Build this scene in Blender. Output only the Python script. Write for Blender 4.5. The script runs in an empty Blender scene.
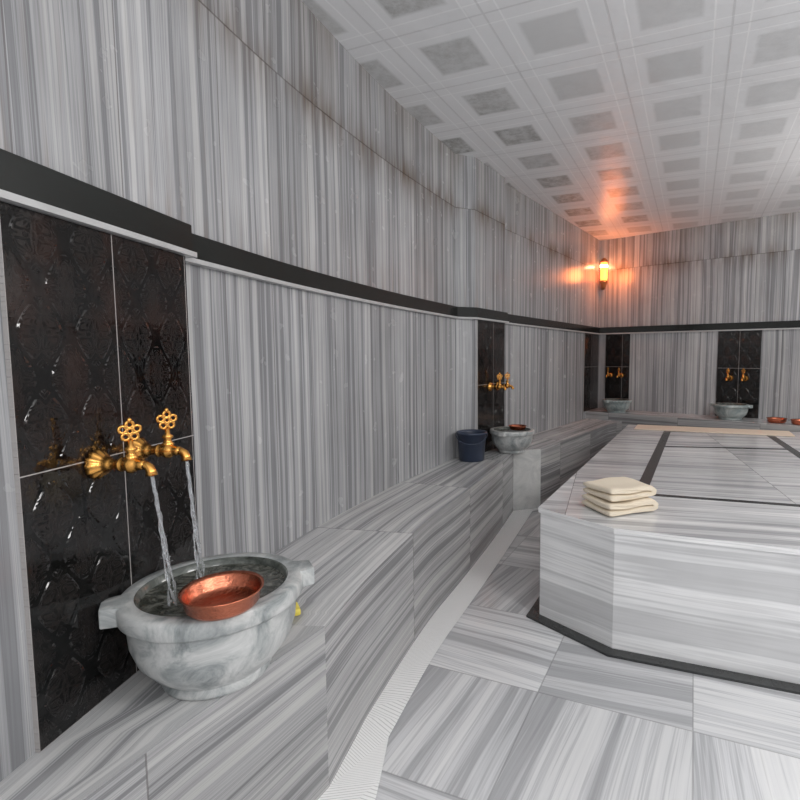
import bpy, bmesh, math, random
from mathutils import Vector, Matrix
random.seed(3)
S=bpy.context.scene
COL=S.collection

# ------------------------------------------------------------ node helpers
def newmat(name):
    m=bpy.data.materials.new(name); m.use_nodes=True
    nt=m.node_tree; nt.nodes.clear()
    out=nt.nodes.new('ShaderNodeOutputMaterial')
    b=nt.nodes.new('ShaderNodeBsdfPrincipled')
    nt.links.new(b.outputs[0],out.inputs[0])
    return m,nt,b
class N:
    def __init__(s,nt): s.nt=nt
    def put(s,sock,v):
        if v is None: return
        if isinstance(v,(int,float,tuple,list)): sock.default_value=v
        else: s.nt.links.new(v,sock)
    def math(s,op,a,b=None,c=None,clamp=False):
        n=s.nt.nodes.new('ShaderNodeMath'); n.operation=op; n.use_clamp=clamp
        s.put(n.inputs[0],a); s.put(n.inputs[1],b); s.put(n.inputs[2],c)
        return n.outputs[0]
    def comb(s,x,y,z=0.0):
        n=s.nt.nodes.new('ShaderNodeCombineXYZ')
        s.put(n.inputs[0],x); s.put(n.inputs[1],y); s.put(n.inputs[2],z); return n.outputs[0]
    def sep(s,v):
        n=s.nt.nodes.new('ShaderNodeSeparateXYZ'); s.put(n.inputs[0],v); return n.outputs
    def noise(s,vec,scale=1.0,detail=3.0,rough=.5,dist=0.0):
        n=s.nt.nodes.new('ShaderNodeTexNoise'); s.put(n.inputs['Vector'],vec)
        n.inputs['Scale'].default_value=scale; n.inputs['Detail'].default_value=detail
        n.inputs['Roughness'].default_value=rough; n.inputs['Distortion'].default_value=dist
        return n.outputs[0]
    def white(s,v):
        n=s.nt.nodes.new('ShaderNodeTexWhiteNoise'); n.noise_dimensions='1D'; s.put(n.inputs['W'],v); return n.outputs[0]
    def ramp(s,fac,stops,interp='LINEAR'):
        n=s.nt.nodes.new('ShaderNodeValToRGB'); cr=n.color_ramp; cr.interpolation=interp
        while len(cr.elements)<len(stops): cr.elements.new(.5)
        for e,(p,c) in zip(cr.elements,stops):
            e.position=p; e.color=(*c,1) if len(c)==3 else c
        s.put(n.inputs[0],fac); return n.outputs[0]
    def mix(s,f,a,b,mode='MIX'):
        n=s.nt.nodes.new('ShaderNodeMix'); n.data_type='RGBA'; n.blend_type=mode
        s.put(n.inputs[0],f); s.put(n.inputs[6],a); s.put(n.inputs[7],b); return n.outputs[2]
    def bump(s,h,strength=.3,dist=.01):
        n=s.nt.nodes.new('ShaderNodeBump'); n.inputs['Strength'].default_value=strength
        n.inputs['Distance'].default_value=dist; s.put(n.inputs['Height'],h); return n.outputs[0]
    def uv(s):
        return s.nt.nodes.new('ShaderNodeTexCoord').outputs['UV']
    def obj(s):
        return s.nt.nodes.new('ShaderNodeTexCoord').outputs['Object']
def c3(v,b=1.0): return (v[0]*b,v[1]*b,v[2]*b)
STOPS=lambda k,t: [(0.30,c3((.19,.192,.208),k)),(0.38,c3((.32,.323,.342),k)),(0.43,c3((.25,.253,.27),k)),
       (0.465,c3((.44,.445,.463),k)),(0.51,c3((.60,.602,.618),k)),(0.54,c3((.41,.413,.43),k)),(0.575,c3((.64,.64,.648),k)),
       (0.65,c3((.74,.737,.737),k)),(0.72,c3((.55,.547,.545),k))]
def stripes(n,x,y,r,S=22.0,stretch=.012,wobble=.04):
    wob=n.noise(n.comb(n.math('MULTIPLY',x,.8),n.math('MULTIPLY',y,1.0),n.math('MULTIPLY',r,9.0)),1.0,1.0)
    xx=n.math('ADD',x,n.math('MULTIPLY',n.math('SUBTRACT',wob,.5),wobble))
    v=n.comb(n.math('ADD',n.math('MULTIPLY',xx,S),n.math('MULTIPLY',r,57.0)),
             n.math('ADD',n.math('MULTIPLY',y,S*stretch),n.math('MULTIPLY',r,13.0)),n.math('MULTIPLY',r,5.0))
    return n.noise(v,1.0,4.0,.68)
def marble(name,cx=.3,cy=10.,S=22.,k=1.0,white=0.0,rough=.22,seam=.0022,rust=False,stretch=.012,wobble=.04,seamcol=(.13,.12,.12),seamf=.7,warm=(1,1,1)):
    m,nt,b=newmat(name); n=N(nt)
    u,v,_=n.sep(n.uv())
    fx=n.math('FLOOR',n.math('DIVIDE',u,cx)); fy=n.math('FLOOR',n.math('DIVIDE',v,cy))
    if rust: fy=n.math('ADD',n.math('GREATER_THAN',v,1.75),n.math('GREATER_THAN',v,2.60))
    r=n.white(n.math('ADD',n.math('MULTIPLY',fx,1.37),n.math('MULTIPLY',fy,7.13)))
    f=stripes(n,u,v,r,S,stretch,wobble)
    col=n.ramp(f,STOPS(k,0))
    if white>0: col=n.mix(white,col,(.80*k,.80*k,.79*k,1))
    cl=n.noise(n.comb(n.math('MULTIPLY',u,5.),n.math('MULTIPLY',v,2.2),r),1.0,3.0,.55)
    cl=n.math('ADD',.80,n.math('MULTIPLY',cl,.40))
    tint=n.math('MULTIPLY',cl,n.math('ADD',.87,n.math('MULTIPLY',r,.22)))
    col=n.mix(1.0,col,n.comb(n.math('MULTIPLY',tint,warm[0]),n.math('MULTIPLY',tint,warm[1]),n.math('MULTIPLY',tint,warm[2])),'MULTIPLY')
    if rust:
        rn=n.noise(n.comb(n.math('MULTIPLY',u,3.0),n.math('MULTIPLY',v,.7),2.0),1.0,4.0,.6)
        rm=n.math('MULTIPLY',n.math('SUBTRACT',rn,.40),5.0,clamp=True)
        d=n.math('ABSOLUTE',n.math('SUBTRACT',v,2.60))
        near=n.math('SUBTRACT',1.0,n.math('DIVIDE',d,.28),clamp=True)
        near=n.math('MULTIPLY',near,near)
        fine=n.noise(n.comb(n.math('MULTIPLY',u,30.0),n.math('MULTIPLY',v,2.0),2.0),1.0,3.0,.6)
        near=n.math('MULTIPLY',near,n.math('MULTIPLY',fine,1.7))
        col=n.mix(n.math('MULTIPLY',n.math('MULTIPLY',rm,near),.95,clamp=True),col,(.13,.09,.06,1))
        top=n.math('DIVIDE',n.math('SUBTRACT',v,2.72),.3,clamp=True)
        col=n.mix(n.math('MULTIPLY',n.math('MULTIPLY',rm,top),.5),col,(.22,.175,.135,1))
        low=n.math('SUBTRACT',1.0,n.math('DIVIDE',n.math('SUBTRACT',v,1.80),.5),clamp=True)
        low=n.math('MULTIPLY',low,n.math('GREATER_THAN',v,1.78))
        rm2=n.math('MULTIPLY',n.math('SUBTRACT',fine,.52),4.0,clamp=True)
        col=n.mix(n.math('MULTIPLY',n.math('MULTIPLY',rm2,low),.5),col,(.26,.20,.155,1))
        hs=n.math('LESS_THAN',d,.0035)
        col=n.mix(n.math('MULTIPLY',hs,n.math('ADD',.35,n.math('MULTIPLY',rm,.5))),col,(.08,.065,.055,1))
    def sm(c,w):
        fr=n.math('FRACT',n.math('DIVIDE',c,w))
        e=n.math('MINIMUM',fr,n.math('SUBTRACT',1.0,fr))
        return n.math('LESS_THAN',n.math('MULTIPLY',e,w),seam)
    s=n.math('MAXIMUM',sm(u,cx),sm(v,cy))
    col=n.mix(n.math('MULTIPLY',s,seamf),col,(*seamcol,1))
    n.put(b.inputs['Base Color'],col) 
    rr=n.noise(n.comb(u,v,0.0),9.0,3.0)
    n.put(b.inputs['Roughness'],n.math('ADD',rough-.06,n.math('MULTIPLY',rr,.14)))
    b.inputs['Specular IOR Level'].default_value=.45
    return m

def grid_uv(n):
    x,y,z=n.sep(n.obj())
    u=n.math('SUBTRACT',n.math('MULTIPLY',x,.925),n.math('MULTIPLY',y,.38))
    v=n.math('ADD',n.math('MULTIPLY',x,.38),n.math('MULTIPLY',y,.925))
    return u,v
def floor_mat():
    m,nt,b=newmat('marble_floor_tiles'); n=N(nt)
    u,v=grid_uv(n); T=.60
    uu=n.math('DIVIDE',n.math('SUBTRACT',u,.04),T); vv=n.math('DIVIDE',n.math('SUBTRACT',v,2.0),T)
    fu=n.math('FLOOR',uu); fv=n.math('FLOOR',vv)
    par=n.math('FRACT',n.math('MULTIPLY',fv,.5))
    isv=n.math('GREATER_THAN',n.math('ABSOLUTE',par),.25)
    a=n.math('ADD',n.math('MULTIPLY',u,isv),n.math('MULTIPLY',v,n.math('SUBTRACT',1.0,isv)))
    c=n.math('ADD',n.math('MULTIPLY',v,isv),n.math('MULTIPLY',u,n.math('SUBTRACT',1.0,isv)))
    r=n.white(n.math('ADD',n.math('MULTIPLY',fu,1.71),n.math('MULTIPLY',fv,5.33)))
    a=n.math('ADD',a,n.math('MULTIPLY',c,n.math('MULTIPLY',n.math('SUBTRACT',r,.6),.25)))
    f=stripes(n,a,c,r,12.,.02,.05)
    col=n.ramp(f,STOPS(1.10,0)); col=n.mix(.30,col,(.79,.79,.79,1))
    t=n.math('ADD',.87,n.math('MULTIPLY',r,.18)); col=n.mix(1.0,col,n.comb(t,t,t),'MULTIPLY')
    def sm(q):
        fr=n.math('FRACT',q); e=n.math('MINIMUM',fr,n.math('SUBTRACT',1.0,fr)); return n.math('LESS_THAN',e,.005)
    s=n.math('MAXIMUM',sm(uu),sm(vv))
    col=n.mix(n.math('MULTIPLY',s,.55),col,(.25,.25,.25,1))
    n.put(b.inputs['Base Color'],col)
    w=n.noise(n.obj(),3.0,4.0,.6)
    n.put(b.inputs['Roughness'],n.math('ADD',.08,n.math('MULTIPLY',w,.22)))
    return m
def ceil_mat():
    m,nt,b=newmat('ceiling_metal_tiles'); n=N(nt)
    u,v=grid_uv(n); T=.55
    uu=n.math('DIVIDE',n.math('ADD',u,1.255+T/2),T); vv=n.math('DIVIDE',n.math('SUBTRACT',v,2.70-T/2),T)
    fu=n.math('FLOOR',uu); fv=n.math('FLOOR',vv)
    eu=n.math('ABSOLUTE',n.math('SUBTRACT',n.math('FRACT',uu),.5)); ev=n.math('ABSOLUTE',n.math('SUBTRACT',n.math('FRACT',vv),.5))
    d=n.math('MAXIMUM',eu,ev)
    r=n.white(n.math('ADD',n.math('MULTIPLY',fu,1.71),n.math('MULTIPLY',fv,5.33)))
    mot=n.noise(n.comb(u,v,0.0),11.0,7.0,.78)
    dn=n.math('ADD',d,n.math('MULTIPLY',n.math('SUBTRACT',mot,.5),.03))
    inner=n.math('MULTIPLY',n.math('SUBTRACT',.28,dn),25.0,clamp=True)
    seam=n.math('GREATER_THAN',d,.490)
    l1=n.math('LESS_THAN',n.math('ABSOLUTE',n.math('SUBTRACT',eu,.355)),.008)
    l2=n.math('LESS_THAN',n.math('ABSOLUTE',n.math('SUBTRACT',ev,.355)),.008)
    line=n.math('MAXIMUM',l1,l2)
    mot2=n.math('MULTIPLY',n.math('SUBTRACT',mot,.42),4.0,clamp=True)
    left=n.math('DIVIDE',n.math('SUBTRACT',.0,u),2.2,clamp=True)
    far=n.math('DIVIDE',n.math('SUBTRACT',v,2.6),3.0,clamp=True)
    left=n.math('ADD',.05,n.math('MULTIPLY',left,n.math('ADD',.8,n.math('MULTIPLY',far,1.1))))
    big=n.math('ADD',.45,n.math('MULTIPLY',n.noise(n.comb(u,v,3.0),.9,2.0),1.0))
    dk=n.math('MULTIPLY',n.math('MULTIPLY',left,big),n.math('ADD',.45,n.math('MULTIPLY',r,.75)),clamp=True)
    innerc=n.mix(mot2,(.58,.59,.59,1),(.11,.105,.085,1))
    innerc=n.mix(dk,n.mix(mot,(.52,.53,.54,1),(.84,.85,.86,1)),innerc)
    col=n.mix(inner,(.81,.82,.835,1),innerc)
    col=n.mix(n.math('MULTIPLY',line,.7),col,(.95,.96,.97,1))
    col=n.mix(n.math('MULTIPLY',seam,.4),col,(.48,.48,.49,1))
    n.put(b.inputs['Base Color'],col)
    n.put(b.inputs['Roughness'],n.math('ADD',.28,n.math('MULTIPLY',mot,.12)))
    h=n.math('ADD',n.math('MULTIPLY',seam,-1.0),n.math('ADD',n.math('MULTIPLY',line,-.5),n.math('MULTIPLY',n.noise(n.comb(u,v,1.0),6.0,3.0),2.2)))
    n.put(b.inputs['Normal'],n.bump(h,.45,.008))
    b.inputs['Specular IOR Level'].default_value=.6
    return m
def panel_mat():
    m,nt,b=newmat('black_damask_tile'); n=N(nt)
    u,v,_=n.sep(n.uv())
    a=n.math('PINGPONG',u,.0713); c=n.math('PINGPONG',v,.10)
    nz=n.noise(n.comb(n.math('MULTIPLY',a,19.),n.math('MULTIPLY',c,15.),4.2),1.0,2.0,.5,1.4)
    orn=n.math('MULTIPLY',n.math('SUBTRACT',n.math('SINE',n.math('MULTIPLY',nz,46.0)),.1),4.0,clamp=True)
    sx=n.math('COSINE',n.math('MULTIPLY',u,math.pi/.0713)); sy=n.math('COSINE',n.math('MULTIPLY',v,math.pi/.10))
    og=n.math('ABSOLUTE',n.math('ADD',sx,sy))
    h=n.math('MULTIPLY',orn,n.math('MULTIPLY',n.math('SUBTRACT',og,.25),4.0,clamp=True))
    wet=n.noise(n.comb(n.math('MULTIPLY',u,9.),n.math('MULTIPLY',v,5.),1.0),1.0,4.0,.6)
    col=n.mix(h,(.004,.004,.004,1),(.015,.012,.011,1))
    brown_refl=n.math('MULTIPLY',n.math('SUBTRACT',wet,.46),3.0,clamp=True)  # brownish reflection painted into the colour of the upper panel
    brown_refl=n.math('MULTIPLY',brown_refl,n.math('MULTIPLY',n.math('SUBTRACT',v,.40),1.3,clamp=True))
    col=n.mix(n.math('MULTIPLY',brown_refl,.8),col,(.055,.020,.012,1))
    def sm(cc,w):
        fr=n.math('FRACT',n.math('DIVIDE',cc,w)); e=n.math('MINIMUM',fr,n.math('SUBTRACT',1.0,fr))
        return n.math('LESS_THAN',n.math('MULTIPLY',e,w),.0014)
    s=n.math('MAXIMUM',sm(u,.285),sm(v,.60))
    col=n.mix(s,col,(.38,.36,.35,1))
    n.put(b.inputs['Base Color'],col)
    n.put(b.inputs['Roughness'],n.math('ADD',.06,n.math('MULTIPLY',h,.09)))
    n.put(b.inputs['Normal'],n.bump(n.math('ADD',h,n.math('MULTIPLY',wet,.5)),.8,.0045))
    b.inputs['Specular IOR Level'].default_value=.5
    return m
def simple(name,col,rough=.4,metal=0.,bump=0.,bs=40.,var=0.,**kw):
    m,nt,b=newmat(name); n=N(nt)
    f=n.noise(n.obj(),bs,4.0,.6)
    c2=tuple(max(0,q*(1-var)) for q in col)
    n.put(b.inputs['Base Color'],n.mix(f,(*c2,1),(*[min(1,q*(1+var)) for q in col],1)))
    b.inputs['Roughness'].default_value=rough; b.inputs['Metallic'].default_value=metal
    if bump: n.put(b.inputs['Normal'],n.bump(f,bump,.004))
    for k,v in kw.items(): b.inputs[k].default_value=v
    return m
def mottled(name,stops,scale,rough=.3):
    m,nt,b=newmat(name); n=N(nt)
    f=n.noise(n.obj(),scale,7.0,.68,1.1)
    n.put(b.inputs['Base Color'],n.ramp(f,stops)); b.inputs['Roughness'].default_value=rough
    n.put(b.inputs['Normal'],n.bump(f,.12,.004)); return m

M_wall=marble('marble_wall_vertical_veins',.30,50.,27.,.71,.10,.24,rust=True,stretch=.006,wobble=.03)
M_bench_lit=marble('marble_bench_long_veins_lit',1.0,.9,20.,.90,.14,.2,stretch=.010,warm=(1,.995,.98))  # bench marble, brightened in colour so the top looks lit
M_face_shaded=marble('marble_bench_face_veins_shaded',1.0,.9,20.,.66,.08,.22,stretch=.008,warm=(1,.99,.97))  # same marble darkened in colour, shade painted on the bench front
M_platf=marble('marble_platform_face_veins',2.0,1.6,7.,1.22,.36,.22,stretch=.02,wobble=.07,warm=(1,.995,.985))
M_platt=marble('marble_platform_top_veins',.9,1.2,13.,1.03,.24,.2,stretch=.02)
M_floor=floor_mat(); M_ceil=ceil_mat(); M_panel=panel_mat()
M_black=simple('black_granite_band',(.010,.012,.011),.18,0,0,60,.6)
M_base=simple('grey_base_strip',(.035,.037,.037),.25,0,0,40,.5)
M_ledge=simple('pale_marble_ledge',(.46,.46,.46),.3,0,0,12,.2)
M_gold=simple('brass_gold',(.80,.40,.10),.26,1.0)
M_copper=simple('hammered_copper',(.58,.19,.11),.22,1.0,.5,90,.2)
M_basin=mottled('grey_marble_basin',[(.30,(.15,.17,.17)),(.45,(.34,.36,.36)),(.55,(.50,.51,.50)),(.7,(.64,.64,.63))],9.)
M_basing=mottled('green_marble_basin',[(.30,(.10,.14,.14)),(.45,(.26,.31,.31)),(.6,(.42,.46,.45)),(.7,(.55,.58,.57))],7.)
M_ped=mottled('pale_pedestal_marble',[(.30,(.42,.43,.43)),(.5,(.58,.58,.57)),(.7,(.72,.72,.70))],5.)
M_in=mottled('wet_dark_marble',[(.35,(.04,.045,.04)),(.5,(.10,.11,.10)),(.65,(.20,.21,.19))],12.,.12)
M_plastic=simple('navy_plastic',(.03,.042,.075),.35)
M_towel=simple('cream_terry_cloth',(.86,.755,.60),.95,0,.9,260,.10)
M_mat=simple('beige_woven_mat',(.74,.62,.50),.9,0,.6,120,.12)
M_soap=simple('yellow_soap_bar',(.85,.70,.12),.5)

# ------------------------------------------------------------ mesh helpers
def mkobj(name,bm,mats,smooth=False,parent=None,loc=None):
    me=bpy.data.meshes.new(name); bm.to_mesh(me); bm.free()
    for m in mats: me.materials.append(m)
    if smooth:
        for p in me.polygons: p.use_smooth=True
    o=bpy.data.objects.new(name,me); COL.objects.link(o)
    if parent: o.parent=parent
    if loc is not None: o.location=loc
    return o
def empty(name,loc=(0,0,0)):
    o=bpy.data.objects.new(name,None); COL.objects.link(o); o.location=loc; o.empty_display_size=.1; return o
def arcs(path):
    L=[0.]
    for a,b in zip(path,path[1:]): L.append(L[-1]+math.dist(a,b))
    return L
def ribbon(bm,A,B,uvfun,mi=0):
    uvl=bm.loops.layers.uv.verify()
    va=[bm.verts.new(p) for p in A]; vb=[bm.verts.new(p) for p in B]
    for i in range(len(A)-1):
        f=bm.faces.new((va[i],va[i+1],vb[i+1],vb[i])); f.material_index=mi
        for l,(j,s) in zip(f.loops,((i,0),(i+1,0),(i+1,1),(i,1))): l[uvl].uv=uvfun(j,s)
def catmull(pts,n=5):
    out=[]
    P=[pts[0]]+list(pts)+[pts[-1]]
    for i in range(1,len(P)-2):
        p0,p1,p2,p3=[Vector(q) for q in P[i-1:i+3]]
        for k in range(n):
            t=k/n
            q=.5*((2*p1)+(-p0+p2)*t+(2*p0-5*p1+4*p2-p3)*t*t+(-p0+3*p1-3*p2+p3)*t**3)
            out.append(tuple(q))
    out.append(tuple(pts[-1])); return out
def offs(path,d):
    out=[]
    n=len(path)
    for i in range(n):
        ns=[]
        if i>0: a=Vector(path[i])-Vector(path[i-1]); a.normalize(); ns.append(Vector((a.y,-a.x)))
        if i<n-1: a=Vector(path[i+1])-Vector(path[i]); a.normalize(); ns.append(Vector((a.y,-a.x)))
        if len(ns)==1: m=ns[0]*d
        else:
            m=ns[0]+ns[1]; m.normalize(); m=m*(d/max(.35,m.dot(ns[0])))
        out.append((path[i][0]+m.x,path[i][1]+m.y))
    return out
def sweep(name,path,prof,mat):
    bm=bmesh.new(); L=arcs(path); pr=prof+[prof[0]]
    acc=0
    for (o0,z0),(o1,z1) in zip(pr,pr[1:]):
        w=math.dist((o0,z0),(o1,z1))
        A=[(*p,z0) for p in offs(path,o0)]; B=[(*p,z1) for p in offs(path,o1)]
        ribbon(bm,A,B,lambda i,s,a=acc,w=w:(a+s*w,L[i])); acc+=w
    for k in (0,-1):
        bm.faces.new([bm.verts.new((*offs(path,o)[k],z)) for o,z in prof])
    bmesh.ops.remove_doubles(bm,verts=bm.verts,dist=1e-5)
    bmesh.ops.recalc_face_normals(bm,faces=bm.faces)
    return mkobj(name,bm,[mat])
def prism(bm,poly,z0,z1,mi_top=0,mi_side=0,dirv=(0,1)):
    uvl=bm.loops.layers.uv.verify()
    d=Vector(dirv).normalized(); a=Vector((d.y,-d.x))
    t=[bm.verts.new((*p,z1)) for p in poly]; b=[bm.verts.new((*p,z0)) for p in poly]
    f=bm.faces.new(t); f.material_index=mi_top
    for l in f.loops:
        c=l.vert.co.xy; l[uvl].uv=(c.dot(a)+5,c.dot(d)+5)
    f=bm.faces.new(b[::-1]); f.material_index=mi_top
    n=len(poly); s=0
    for i in range(n):
        j=(i+1)%n; w=math.dist(poly[i],poly[j])
        f=bm.faces.new((t[i],b[i],b[j],t[j])); f.material_index=mi_side
        for l,(uu,vv) in zip(f.loops,((z1+.1,s),(z0+.1,s),(z0+.1,s+w),(z1+.1,s+w))): l[uvl].uv=(uu,vv)
        s+=w
    bmesh.ops.recalc_face_normals(bm,faces=bm.faces)
def lathe(bm,prof,seg=48,M=Matrix(),rfun=None,mi=0,mis=None):
    rings=[]
    for k,(r,z) in enumerate(prof):
        ring=[]
        for i in range(seg):
            th=2*math.pi*i/seg; rr=r if rfun is None else rfun(r,z,th,k)
            ring.append(bm.verts.new(M@Vector((rr*math.cos(th),rr*math.sin(th),z))))
        rings.append(ring)
    for k in range(len(rings)-1):
        for i in range(seg):
            j=(i+1)%seg
            f=bm.faces.new((rings[k][i],rings[k][j],rings[k+1][j],rings[k+1][i])); f.smooth=True
            f.material_index=mis[k] if mis else mi
    for k in (0,-1):
        f=bm.faces.new(rings[k] if k else rings[k][::-1]); f.material_index=(mis[k] if mis else mi)
def tube(bm,pts,rad,seg=10,mi=0):
    P=[Vector(p) for p in pts]; rings=[]
    for i,p in enumerate(P):
        d=(P[min(i+1,len(P)-1)]-P[max(i-1,0)]).normalized()
        q=d.to_track_quat('Z','Y').to_matrix(); r=rad[i] if isinstance(rad,(list,tuple)) else rad
        rings.append([bm.verts.new(p+q@Vector((r*math.cos(2*math.pi*k/seg),r*math.sin(2*math.pi*k/seg),0))) for k in range(seg)])
    for a,b in zip(rings,rings[1:]):
        for k in range(seg):
            j=(k+1)%seg; f=bm.faces.new((a[k],a[j],b[j],b[k])); f.smooth=True; f.material_index=mi
    bm.faces.new(rings[0][::-1]).material_index=mi; bm.faces.new(rings[-1]).material_index=mi
def torus(bm,c,R,r,M=Matrix(),A=20,B=8):
    g=[]
    for i in range(A):
        a=2*math.pi*i/A
        g.append([bm.verts.new(M@(Vector(c)+Vector(((0),(R+r*math.cos(2*math.pi*k/B))*math.cos(a),(R+r*math.cos(2*math.pi*k/B))*math.sin(a)))+Vector((r*math.sin(2*math.pi*k/B),0,0)))) for k in range(B)])
    for i in range(A):
        for k in range(B):
            f=bm.faces.new((g[i][k],g[(i+1)%A][k],g[(i+1)%A][(k+1)%B],g[i][(k+1)%B])); f.smooth=True

# ------------------------------------------------------------ room shell
HC=3.02
curve=catmull([(-.985,1.66),(-.955,1.85),(-.87,2.3),(-.74,2.8),(-.56,3.38),(-.36,3.92),(-.20,4.33)],4)
C=(1.70,7.5); BD=(.786,-.618)
def bw(u,off=0.): return (C[0]+BD[0]*u-.618*off, C[1]+BD[1]*u-.786*off)
left=[(-1.02,-1.8),(-1.0,.4),(-.955,1.067),(-.915,1.632)]+curve+[(-.04,4.40),(.23,4.90),(.17,4.935),C]
back=[C,bw(1.2),bw(2.4),bw(3.6),bw(5.0)]
def wall(name,path,z0=0.,z1=HC):
    bm=bmesh.new(); L=arcs(path)
    ribbon(bm,[(*p,z0) for p in path],[(*p,z1) for p in path],lambda i,s:(L[i]+10,(z0,z1)[s]))
    return mkobj(name,bm,[M_wall])
wall('wall_left',left); wall('wall_back',back)
E=bw(5.0); R=(E[0]-.38*6.6,E[1]-.925*6.6)
wall('wall_right',[E,R])
def flat(name,poly,z,mat):
    bm=bmesh.new(); bm.faces.new([bm.verts.new((*p,z)) for p in poly]); bmesh.ops.triangulate(bm,faces=bm.faces)
    return mkobj(name,bm,[mat])
RP=[(-1.2,-1.9),(-1.3,2.0),(-.6,4.4),(1.6,7.8),(6.2,4.5),(3.4,-1.9)]
flat('floor',RP,0,M_floor)
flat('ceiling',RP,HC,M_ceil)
full=left+back[1:]
sweep('trim_1',full,[(0.,1.722),(.022,1.722),(.022,1.803),(0.,1.803)],M_black)
sweep('trim_2',full,[(0.,1.706),(.032,1.706),(.032,1.721),(0.,1.721)],M_ledge)

def panel(p,q,z0,z1):
    p=Vector(p); q=Vector(q); d=(q-p).normalized(); nn=Vector((d.y,-d.x)); w=(q-p).length
    bm=bmesh.new(); uvl=bm.loops.layers.uv.verify()
    def V(a,o,z): return bm.verts.new((p.x+d.x*a+nn.x*o,p.y+d.y*a+nn.y*o,z))
    t=.012; v=[V(0,t,z0),V(w,t,z0),V(w,t,z1),V(0,t,z1),V(0,.001,z0),V(w,.001,z0),V(w,.001,z1),V(0,.001,z1)]
    U=[(0,0),(w,0),(w,z1-z0),(0,z1-z0)]*2
    for idx in ((0,1,2,3),(4,7,6,5),(0,4,5,1),(1,5,6,2),(2,6,7,3),(3,7,4,0)):
        f=bm.faces.new([v[i] for i in idx])
        for l,i in zip(f.loops,idx): l[uvl].uv=(U[i][0]+(.0 if w>.5 else .04),U[i][1])
    return mkobj('black_tile_panel',bm,[M_panel])
ZB=.55; ZBB=.65
dl=(Vector(C)-Vector((.17,4.935))).normalized()
panel((-.957,1.05),(-.915,1.625),ZB+.001,1.704)
panel((-.03,4.44),(.22,4.885),ZB+.001,1.704)
panel(tuple(Vector(C)-dl*.62),tuple(Vector(C)-dl*.02),ZBB+.001,1.704)
panel(bw(.12),bw(.47),ZBB+.001,1.704)
panel(bw(1.61),bw(2.09),ZBB+.001,1.704)

# ------------------------------------------------------------ benches
farw=[(.17,4.935),(.68,5.79),(1.19,6.645),(1.70,7.5)]
front_key=[(-1.0,.30),(-.83,.75),(-.68,1.15),(-.49,1.575),(-.44,1.9),(-.365,2.25),(-.26,2.68),(-.12,3.12),(.10,3.85),(.30,4.60)]
def resample(path,n):
    L=arcs(path); out=[]
    for i in range(n):
        t=L[-1]*i/(n-1); k=0
        while k<len(L)-2 and L[k+1]<t: k+=1
        f=(t-L[k])/max(1e-9,L[k+1]-L[k]); out.append((path[k][0]+(path[k+1][0]-path[k][0])*f,path[k][1]+(path[k+1][1]-path[k][1])*f))
    return out
bm=bmesh.new()
blockF=[(-1.0,.30),(-.83,.75),(-.68,1.15),(-.49,1.575)]
blockW=[(-1.0,.29),(-.975,.75),(-.955,1.067),(-.918,1.60)]
Lb=arcs(blockF)
ribbon(bm,[(*p,ZB) for p in blockW],[(*p,ZB) for p in blockF],lambda i,s:(s*.45+.02,Lb[i]+.35),0)
ribbon(bm,[(*p,ZB) for p in blockF],[(*p,0) for p in blockF],lambda i,s:(.2+s*ZB,Lb[i]+.1),1)
F2=resample(catmull(front_key[3:],4),36); W2=resample([(-.918,1.60),(-.97,1.72)]+curve[3:]+[(-.04,4.42),(.14,4.72)],36)
L2=arcs(F2)
ribbon(bm,[(*p,ZB) for p in W2],[(*p,ZB) for p in F2],lambda i,s:(1.2+s*.5,L2[i]+2.72),0)
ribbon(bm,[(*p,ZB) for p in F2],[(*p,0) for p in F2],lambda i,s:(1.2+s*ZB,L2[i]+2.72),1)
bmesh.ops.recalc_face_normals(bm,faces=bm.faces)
mkobj('marble_bench',bm,[M_bench_lit,M_face_shaded])
bm=bmesh.new()
nl=Vector((dl.y,-dl.x))
fb=[tuple(Vector(p)+nl*.46) for p in farw]
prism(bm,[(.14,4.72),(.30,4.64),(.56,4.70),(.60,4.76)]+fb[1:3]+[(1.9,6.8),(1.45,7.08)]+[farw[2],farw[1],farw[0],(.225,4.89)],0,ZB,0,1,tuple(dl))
mkobj('marble_bench',bm,[M_bench_lit,M_face_shaded])
bm=bmesh.new()
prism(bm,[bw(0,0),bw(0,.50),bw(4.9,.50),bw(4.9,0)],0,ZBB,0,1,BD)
mkobj('marble_bench',bm,[M_bench_lit,M_face_shaded])
bm=bmesh.new()
prism(bm,[(.295,4.625),(.555,4.685),(.551,4.70),(.291,4.64)],.0,ZB+.002,0,0)
mkobj('marble_pedestal_slab',bm,[M_ped])
# ------------------------------------------------------------ drain strip
m,nt,b=newmat('white_ribbed_drain'); n=N(nt); u,v,_=n.sep(n.uv())
fr1=n.math('FRACT',n.math('DIVIDE',v,.012)); rib=n.math('ABSOLUTE',n.math('SUBTRACT',fr1,.5))
gap=n.math('GREATER_THAN',rib,.38)
n.put(b.inputs['Base Color'],n.mix(gap,(.95,.95,.94,1),(.66,.66,.65,1))); b.inputs['Roughness'].default_value=.35
n.put(b.inputs['Normal'],n.bump(n.math('MULTIPLY',gap,-1.0),.5,.003)); M_drain=m
inner=[(-.69,1.13),(-.49,1.575)]+catmull([(-.44,1.9),(-.365,2.25),(-.26,2.68),(-.12,3.12),(.10,3.85),(.30,4.60)],4)+[(.57,4.72),(1.1,5.62),(1.62,6.5)]
outer=[(-.33,1.0),(-.33,1.60)]+catmull([(-.335,1.80),(-.22,2.30),(-.105,2.68),(.035,3.12),(.255,3.85),(.47,4.58)],4)+[(.69,4.72),(1.22,5.58),(1.74,6.45)]
bm=bmesh.new(); L=arcs(inner)
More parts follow.
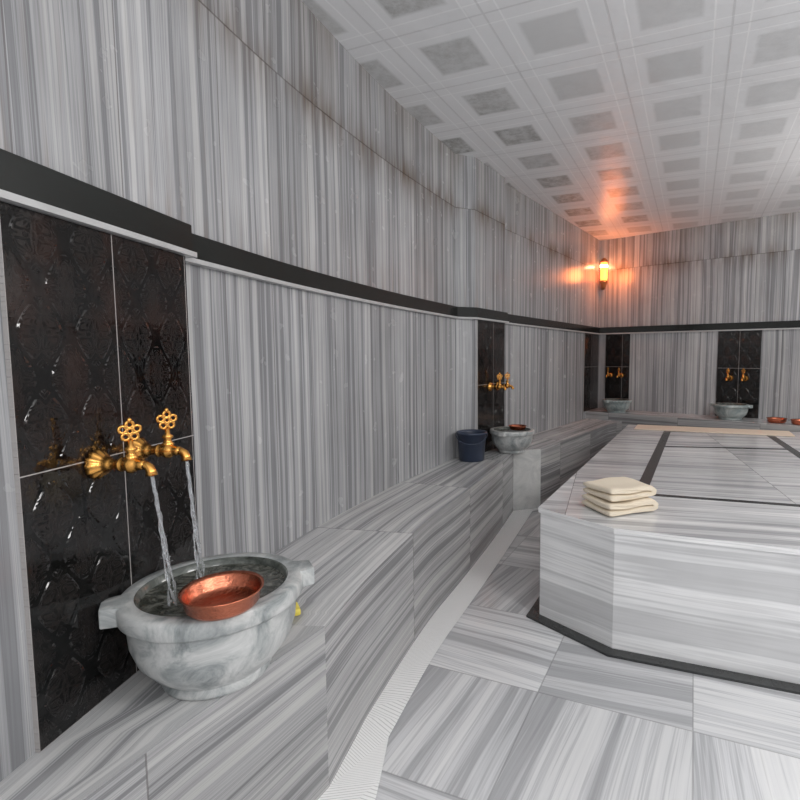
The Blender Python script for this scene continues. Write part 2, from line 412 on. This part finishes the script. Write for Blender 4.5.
ribbon(bm,[(*p,.006) for p in inner],[(*p,.006) for p in outer],lambda i,s:(s*.14,L[i]))
mkobj('drain_grating',bm,[M_drain])

# ------------------------------------------------------------ platform
PF=[(.32,2.70),(.63,2.37),(3.4,1.33),(4.3,2.8),(4.3,3.9),(3.7,5.0),(3.40,5.42),(1.74,6.02)]
def scalep(poly,d):
    out=[]; n_=len(poly)
    for i in range(n_):
        a=Vector(poly[i])-Vector(poly[i-1]); c_=Vector(poly[(i+1)%n_])-Vector(poly[i]); a.normalize(); c_.normalize()
        na=Vector((a.y,-a.x)); nb=Vector((c_.y,-c_.x)); mm=(na+nb).normalized(); mm*=d/max(.4,mm.dot(na))
        out.append((poly[i][0]+mm.x,poly[i][1]+mm.y))
    return out
platform=empty('marble_platform',(0,0,0))
bm=bmesh.new(); prism(bm,PF,0.,.575,0,0,(.925,-.38)); mkobj('plinth',bm,[M_platf],parent=platform)
bm=bmesh.new(); prism(bm,scalep(PF,.010),.575,.60,0,1,(.97,-.24)); mkobj('top_slab',bm,[M_platt,M_platf],parent=platform)
bm=bmesh.new(); prism(bm,scalep(PF,.06),0.001,.012,0,0); mkobj('black_base_strip',bm,[M_base],parent=platform)
def band(p,q,w=.06):
    p=Vector(p); q=Vector(q); d=(q-p).normalized(); nn=Vector((d.y,-d.x))*w/2
    return [tuple(p-nn),tuple(q-nn),tuple(q+nn),tuple(p+nn)]
bm=bmesh.new()
P1=(.93,2.97);P3=(2.96,5.30);P4=(2.00,5.50)
for k,(a,b_) in enumerate(((P1,(3.3,2.24)),((2.08,2.62),P3),(P4,P3),(P1,P4),((1.60,4.56),(2.64,4.42)))):
    prism(bm,band(a,b_,.045 if k in(0,4) else .07),.5995,.602+.0003*k,0,0)
mkobj('black_inlay',bm,[M_base],parent=platform)

# ------------------------------------------------------------ basins
def basin(loc,rot,R=.225,H=.25,mat=M_basin,lugs=True):
    s=R/.225
    h=H
    q=H/.25
    prof=[(.11,0),(.135,.0),(.14,.012*q),(.136,.028*q),(.162,.05*q),(.192,.09*q),(.207,.135*q),(.212,h-.050*q),(.224,h-.048*q),(.229,h-.042*q),(.229,h-.006),(.223,h),(.190,h),(.184,h-.004),(.178,h-.022),(.15,h-.09*q),(.10,h-.14*q),(.03,h-.155*q)]
    mis=[0]*12+[1]*6
    def rf(r,z,th,k):
        rr=r*s
        if lugs and 8<=k<=11:
            for a0 in (0,math.pi):
                d=abs((th-a0+math.pi)%(2*math.pi)-math.pi)
                if d<.17: rr=(.262*s)/math.cos(d)
        return rr
    bm=bmesh.new(); lathe(bm,prof,96,Matrix(),rf,0,mis)
    bmesh.ops.recalc_face_normals(bm,faces=bm.faces)
    w=[bm.verts.new((.180*s*math.cos(a*math.pi/24),.180*s*math.sin(a*math.pi/24),h-.018)) for a in range(48)]
    f=bm.faces.new(w); f.material_index=2
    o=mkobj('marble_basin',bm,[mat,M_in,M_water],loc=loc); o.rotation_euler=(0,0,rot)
    bv=o.modifiers.new('bevel','BEVEL'); bv.width=.003; bv.segments=2; bv.limit_method='ANGLE'; bv.angle_limit=math.radians(50)
    return o
m,nt,b=newmat('basin_water'); n=N(nt)
b.inputs['Roughness'].default_value=.04
wv=n.noise(n.obj(),28.,3.,.6,1.5); n.put(b.inputs['Normal'],n.bump(wv,.5,.01)); M_water=m
n.put(b.inputs['Base Color'],n.ramp(wv,[(.4,(.035,.038,.03)),(.62,(.15,.15,.13))]))

basin((-.708,1.345,ZB+.001),math.atan2(.24,.41),R=.216,H=.245)
basin((.285,4.58,ZB+.003),math.atan2(.87,.49),R=.195,H=.20)
basin((1.83,6.93,ZBB+.001),.6,R=.19,H=.17,mat=M_basing)
b4=bw(1.84,.27); basin((b4[0],b4[1],ZBB+.001),math.atan2(BD[1],BD[0]),R=.20,H=.18,mat=M_basing)

# ------------------------------------------------------------ taps
def tap(loc,rotz,name='brass_tap',s=1.0):
    bm=bmesh.new()
    X=Matrix(((0,0,1,0),(0,1,0,0),(-1,0,0,0),(0,0,0,1)))
    prof=[(.036,0),(.039,.008),(.036,.016),(.026,.028),(.017,.036),(.020,.040),(.014,.046),(.013,.070),(.019,.074),(.019,.079),(.015,.083),(.018,.092),(.023,.10),(.023,.108),(.017,.118),(.013,.126),(.015,.130),(.012,.136),(.011,.142),(.004,.146)]
    lathe(bm,prof,48,X,lambda r,z,th,k:r*(1+(.07*math.cos(12*th) if k<4 else 0)))
    tube(bm,[(.130,0,.0),(.142,0,-.001),(.153,0,-.007),(.158,0,-.017),(.159,0,-.028)],[.011,.0115,.012,.0125,.015],14)
    T=Matrix.Translation((.104,0,0))
    lathe(bm,[(.014,.012),(.017,.020),(.012,.026),(.009,.034),(.015,.040),(.015,.044),(.007,.050),(.006,.066)],24,T)
    Rz=Matrix.Translation((.104,0,.090))@Matrix.Rotation(math.radians(-35),4,'Z')
    for a in (90,162,234,306,18):
        torus(bm,(0,.0175*math.cos(math.radians(a)),.0175*math.sin(math.radians(a))),.0088,.0042,Rz)
    torus(bm,(0,0,0),.0075,.0045,Rz)
    lathe(bm,[(.001,.112),(.005,.114),(.0068,.119),(.005,.124),(.001,.127)],16,T)
    bmesh.ops.recalc_face_normals(bm,faces=bm.faces)
    o=mkobj(name,bm,[M_gold],loc=loc); o.rotation_euler=(0,0,rotz); o.scale=(s,s,s); return o
def along(p,q,t,off):
    p=Vector(p); q=Vector(q); d=(q-p).normalized(); nn=Vector((d.y,-d.x)); r=p+(q-p)*t+nn*off; return r,math.atan2(nn.y,nn.x)
TS=.90
p,a=along((-.957,1.05),(-.915,1.625),.33,.0125); tap((p.x,p.y,1.14),a,s=TS); t1=(p,a)
p,a=along((-.957,1.05),(-.915,1.625),.56,.0125); tap((p.x,p.y,1.15),a,s=TS); t2=(p,a)
for tt in (.4,.7):
    p,a=along((-.03,4.44),(.22,4.885),tt,.0125); tap((p.x,p.y,1.13),a,s=1.0)
for uu in (.20,.36): 
    p=bw(uu,.0125); tap((p[0],p[1],1.13),math.atan2(-.786,-.618),s=.9)
for uu in (1.76,1.93):
    p=bw(uu,.0125); tap((p[0],p[1],1.13),math.atan2(-.786,-.618),s=1.0)
m,nt,b=newmat('running_water'); b.inputs['Base Color'].default_value=(.96,.98,1,1); b.inputs['Roughness'].default_value=.08
b.inputs['Transmission Weight'].default_value=.85; b.inputs['IOR'].default_value=1.33; M_stream=m
n=N(nt); n.put(b.inputs['Normal'],n.bump(n.noise(n.obj(),90.,3.),.4,.003))
def stream(t,zt,dxy,sd):
    rnd=random.Random(sd)
    p,a=t; o=Vector((math.cos(a),math.sin(a)))
    st=p+o*(.159*TS); bm=bmesh.new()
    zb=ZB+.232
    for k in range(3):
        pts=[];rad=[]
        for i in range(40):
            f=i/39; z=zt-(zt-zb)*f**1.15; ph=k*2.1+f*8
            w=.001+.009*f*f
            x=st.x+o.x*.03*f+dxy[0]*f+w*math.cos(ph)+rnd.uniform(-.001,.001)*f; y=st.y+dxy[1]*f+w*math.sin(ph)
            pts.append((x,y,z)); rad.append(max(.0008,.0034-.0010*f+.0012*math.sin(f*45+k*2)+rnd.uniform(-.0006,.0006)))
        tube(bm,pts,rad,8)
    for i in range(20):
        f=rnd.uniform(.45,1); z=zt-(zt-zb)*f; x=st.x+o.x*.03*f+dxy[0]*f+rnd.uniform(-.015,.015)*f; y=st.y+dxy[1]*f+rnd.uniform(-.015,.015)*f
        bmesh.ops.create_uvsphere(bm,u_segments=8,v_segments=6,radius=rnd.uniform(.0012,.0026),matrix=Matrix.Translation((x,y,z)))
    return mkobj('water_stream',bm,[M_stream],smooth=True)
stream(t1,1.113,(-.005,.02),1); stream(t2,1.123,(-.005,.0),2)

# ------------------------------------------------------------ copper bowls
def bowl(loc,R=.085,tilt=(0,0,0),h=.045):
    prof=[(.002,0),(.70*R,0),(.84*R,.004),(.93*R,h*.30),(.97*R,h*.80),(1.05*R,h),(1.05*R,h+.003),(.945*R,h*.9),(.90*R,h*.35),(.80*R,.009),(.55*R,.006),(.002,.006)]
    bm=bmesh.new(); lathe(bm,prof,48); bmesh.ops.recalc_face_normals(bm,faces=bm.faces)
    o=mkobj('copper_bowl',bm,[M_copper],loc=loc); o.rotation_euler=tilt; return o
bowl((-.618,1.205,ZB+.2490),R=.088,tilt=(math.radians(1.5),math.radians(1),0),h=.046)
bowl((.33,4.52,ZB+.206),R=.075,h=.035)
q=bw(2.33,.30); bowl((q[0],q[1],ZBB+.001),R=.10,h=.05)
q=bw(2.58,.33); bowl((q[0],q[1],ZBB+.001),R=.11,h=.05)

# soap bar on the bench
bm=bmesh.new(); bmesh.ops.create_cube(bm,size=1.0); bmesh.ops.scale(bm,vec=(.04,.065,.022),verts=bm.verts)
bmesh.ops.bevel(bm,geom=bm.edges[:],offset=.008,segments=4,affect='EDGES',profile=.6)
o=mkobj('soap_bar',bm,[M_soap],smooth=True,loc=(-.62,1.66,ZB+.012)); o.rotation_euler=(0,0,.5)

# ------------------------------------------------------------ bucket
bm=bmesh.new()
lathe(bm,[(.002,.0),(.098,0),(.102,.004),(.119,.215),(.126,.217),(.128,.23),(.124,.235),(.116,.23),(.114,.215),(.098,.012),(.002,.01)],40)
tube(bm,[(.128*math.cos(t),-.128*math.sin(t),.218-.07*math.sin(t)) for t in [math.pi*i/16 for i in range(17)]],.0035,8)
bmesh.ops.recalc_face_normals(bm,faces=bm.faces)
mkobj('bucket',bm,[M_plastic],loc=(-.068,4.21,ZB+.001))

# ------------------------------------------------------------ towels
def towel(loc,rot,L=.31,W=.23,layers=2,pitch=.032,th=.031,seed=1):
    rnd=random.Random(seed)
    path=[]
    for k in range(layers):
        z=th/2+k*pitch; xs=[-L/2+.02+(L-.04)*i/20 for i in range(21)]
        if k%2==1: xs=xs[::-1]
        for x in xs: path.append((x,z))
        if k<layers-1:
            for j in range(1,8):
                a=-math.pi/2+math.pi*j/8; path.append(((L/2-.02)+math.cos(a)*.020,z+pitch/2+math.sin(a)*pitch/2))
    n_=len(path); prof=[]
    for sgn in (1,-1):
        rg=range(n_) if sgn==1 else range(n_-1,-1,-1)
        for i in rg:
            a=Vector(path[min(i+1,n_-1)])-Vector(path[max(i-1,0)]); a.normalize()
            e=min(i,n_-1-i); tt=th/2*(.55 if e==0 else (.9 if e==1 else 1))
            prof.append((path[i][0]-a.y*tt*sgn,path[i][1]+a.x*tt*sgn))
    bm=bmesh.new(); rings=[]
    K=24
    for j in range(K+1):
        y=-W/2+W*j/K; e=min(j,K-j); sc=(.975,.992,1.0)[min(e,2)]
        ring=[]
        for x,z in prof:
            lay=th/2 if z<th/2+pitch/2 else th/2+pitch
            zz=lay+(z-lay)*(.55,.85,1.)[min(e,2)]
            w=(.0035*math.sin(y*22+x*13+seed)+.0025*math.sin(x*31+y*9))*min(1,z/.03)
            ring.append(bm.verts.new((x*sc+rnd.uniform(-.0008,.0008),y+.004*math.sin(x*24+seed)*(e<2),zz+w)))
        rings.append(ring)
    for a,b_ in zip(rings,rings[1:]):
        for i in range(len(prof)):
            j=(i+1)%len(prof); bm.faces.new((a[i],a[j],b_[j],b_[i])).smooth=True
    bm.faces.new(rings[0][::-1]); bm.faces.new(rings[-1]); bmesh.ops.recalc_face_normals(bm,faces=bm.faces)
    o=mkobj('folded_towel',bm,[M_towel],loc=loc); o.rotation_euler=(0,0,rot); return o
towel((.715,2.675,.603),math.radians(22),seed=1,W=.25)
towel((.721,2.69,.603+.068),math.radians(25),L=.30,W=.24,seed=5)
bm=bmesh.new()
prism(bm,[(1.82,5.96),(1.68,5.62),(3.12,5.10),(3.26,5.44)],.6035,.612)
mkobj('beige_mat',bm,[M_mat])

# ------------------------------------------------------------ wall lamp
lamp=empty('wall_lamp',(1.72,7.34,2.42))
bm=bmesh.new()
lathe(bm,[(.012,-.10),(.03,-.06),(.045,-.01),(.055,.0),(.055,.02),(.02,.02)],24)
lathe(bm,[(.055,.27),(.055,.285),(.03,.32),(.008,.335)],24)
tube(bm,[(0,0,-.06),(0,.06,-.09),(0,.13,-.06)],.012,10)
bmesh.ops.recalc_face_normals(bm,faces=bm.faces)
mkobj('bracket',bm,[simple('lamp_metal',(.35,.2,.1),.35,.8)],parent=lamp)
m,nt,b=newmat('orange_glass'); b.inputs['Base Color'].default_value=(1,.3,.08,1)
b.inputs['Emission Color'].default_value=(1,.15,.03,1); b.inputs['Emission Strength'].default_value=6
bm=bmesh.new(); lathe(bm,[(.045,.02),(.05,.06),(.05,.23),(.045,.27)],24); mkobj('shade',bm,[m],parent=lamp)
m2,nt,b=newmat('bulb_glow'); b.inputs['Emission Color'].default_value=(1,.6,.3,1); b.inputs['Emission Strength'].default_value=22
bm=bmesh.new(); lathe(bm,[(.02,.19),(.052,.20),(.052,.235),(.02,.245)],24); mkobj('bulb',bm,[m2],smooth=True,parent=lamp)

def light(name,loc,power,col,rad):
    l=bpy.data.lights.new(name,'POINT'); l.energy=power; l.color=col; l.shadow_soft_size=rad
    o=bpy.data.objects.new(name,l); COL.objects.link(o); o.location=loc; return o
lg=light('lamp_glow',(1.78,7.12,2.52),9,(1,.24,.06),.10); lg.data.specular_factor=.20
light('fill_light',(3.6,3.6,2.45),72,(1,.97,.94),.35)  # added fill lamp out of view, no fixture here
light('fill_light',(2.0,.3,2.3),94,(1,.99,.98),.35)  # second added fill, also out of view
light('fill_light',(.5,-1.0,2.0),62,(1,1,.99),.4)  # added flash-like fill behind the camera
w=bpy.data.worlds.new('world'); S.world=w; w.use_nodes=True
w.node_tree.nodes['Background'].inputs[0].default_value=(.95,.96,1,1); w.node_tree.nodes['Background'].inputs[1].default_value=.9

# ------------------------------------------------------------ camera
cam=bpy.data.cameras.new('camera'); co=bpy.data.objects.new('camera',cam); COL.objects.link(co)
co.location=(0,0,1.4); co.rotation_euler=(math.radians(90)-math.atan(44/520),0,0)
cam.sensor_width=36; cam.lens=36*520/800; cam.shift_x=-.10; cam.clip_start=.02
S.camera=co
S.view_settings.view_transform='Standard'
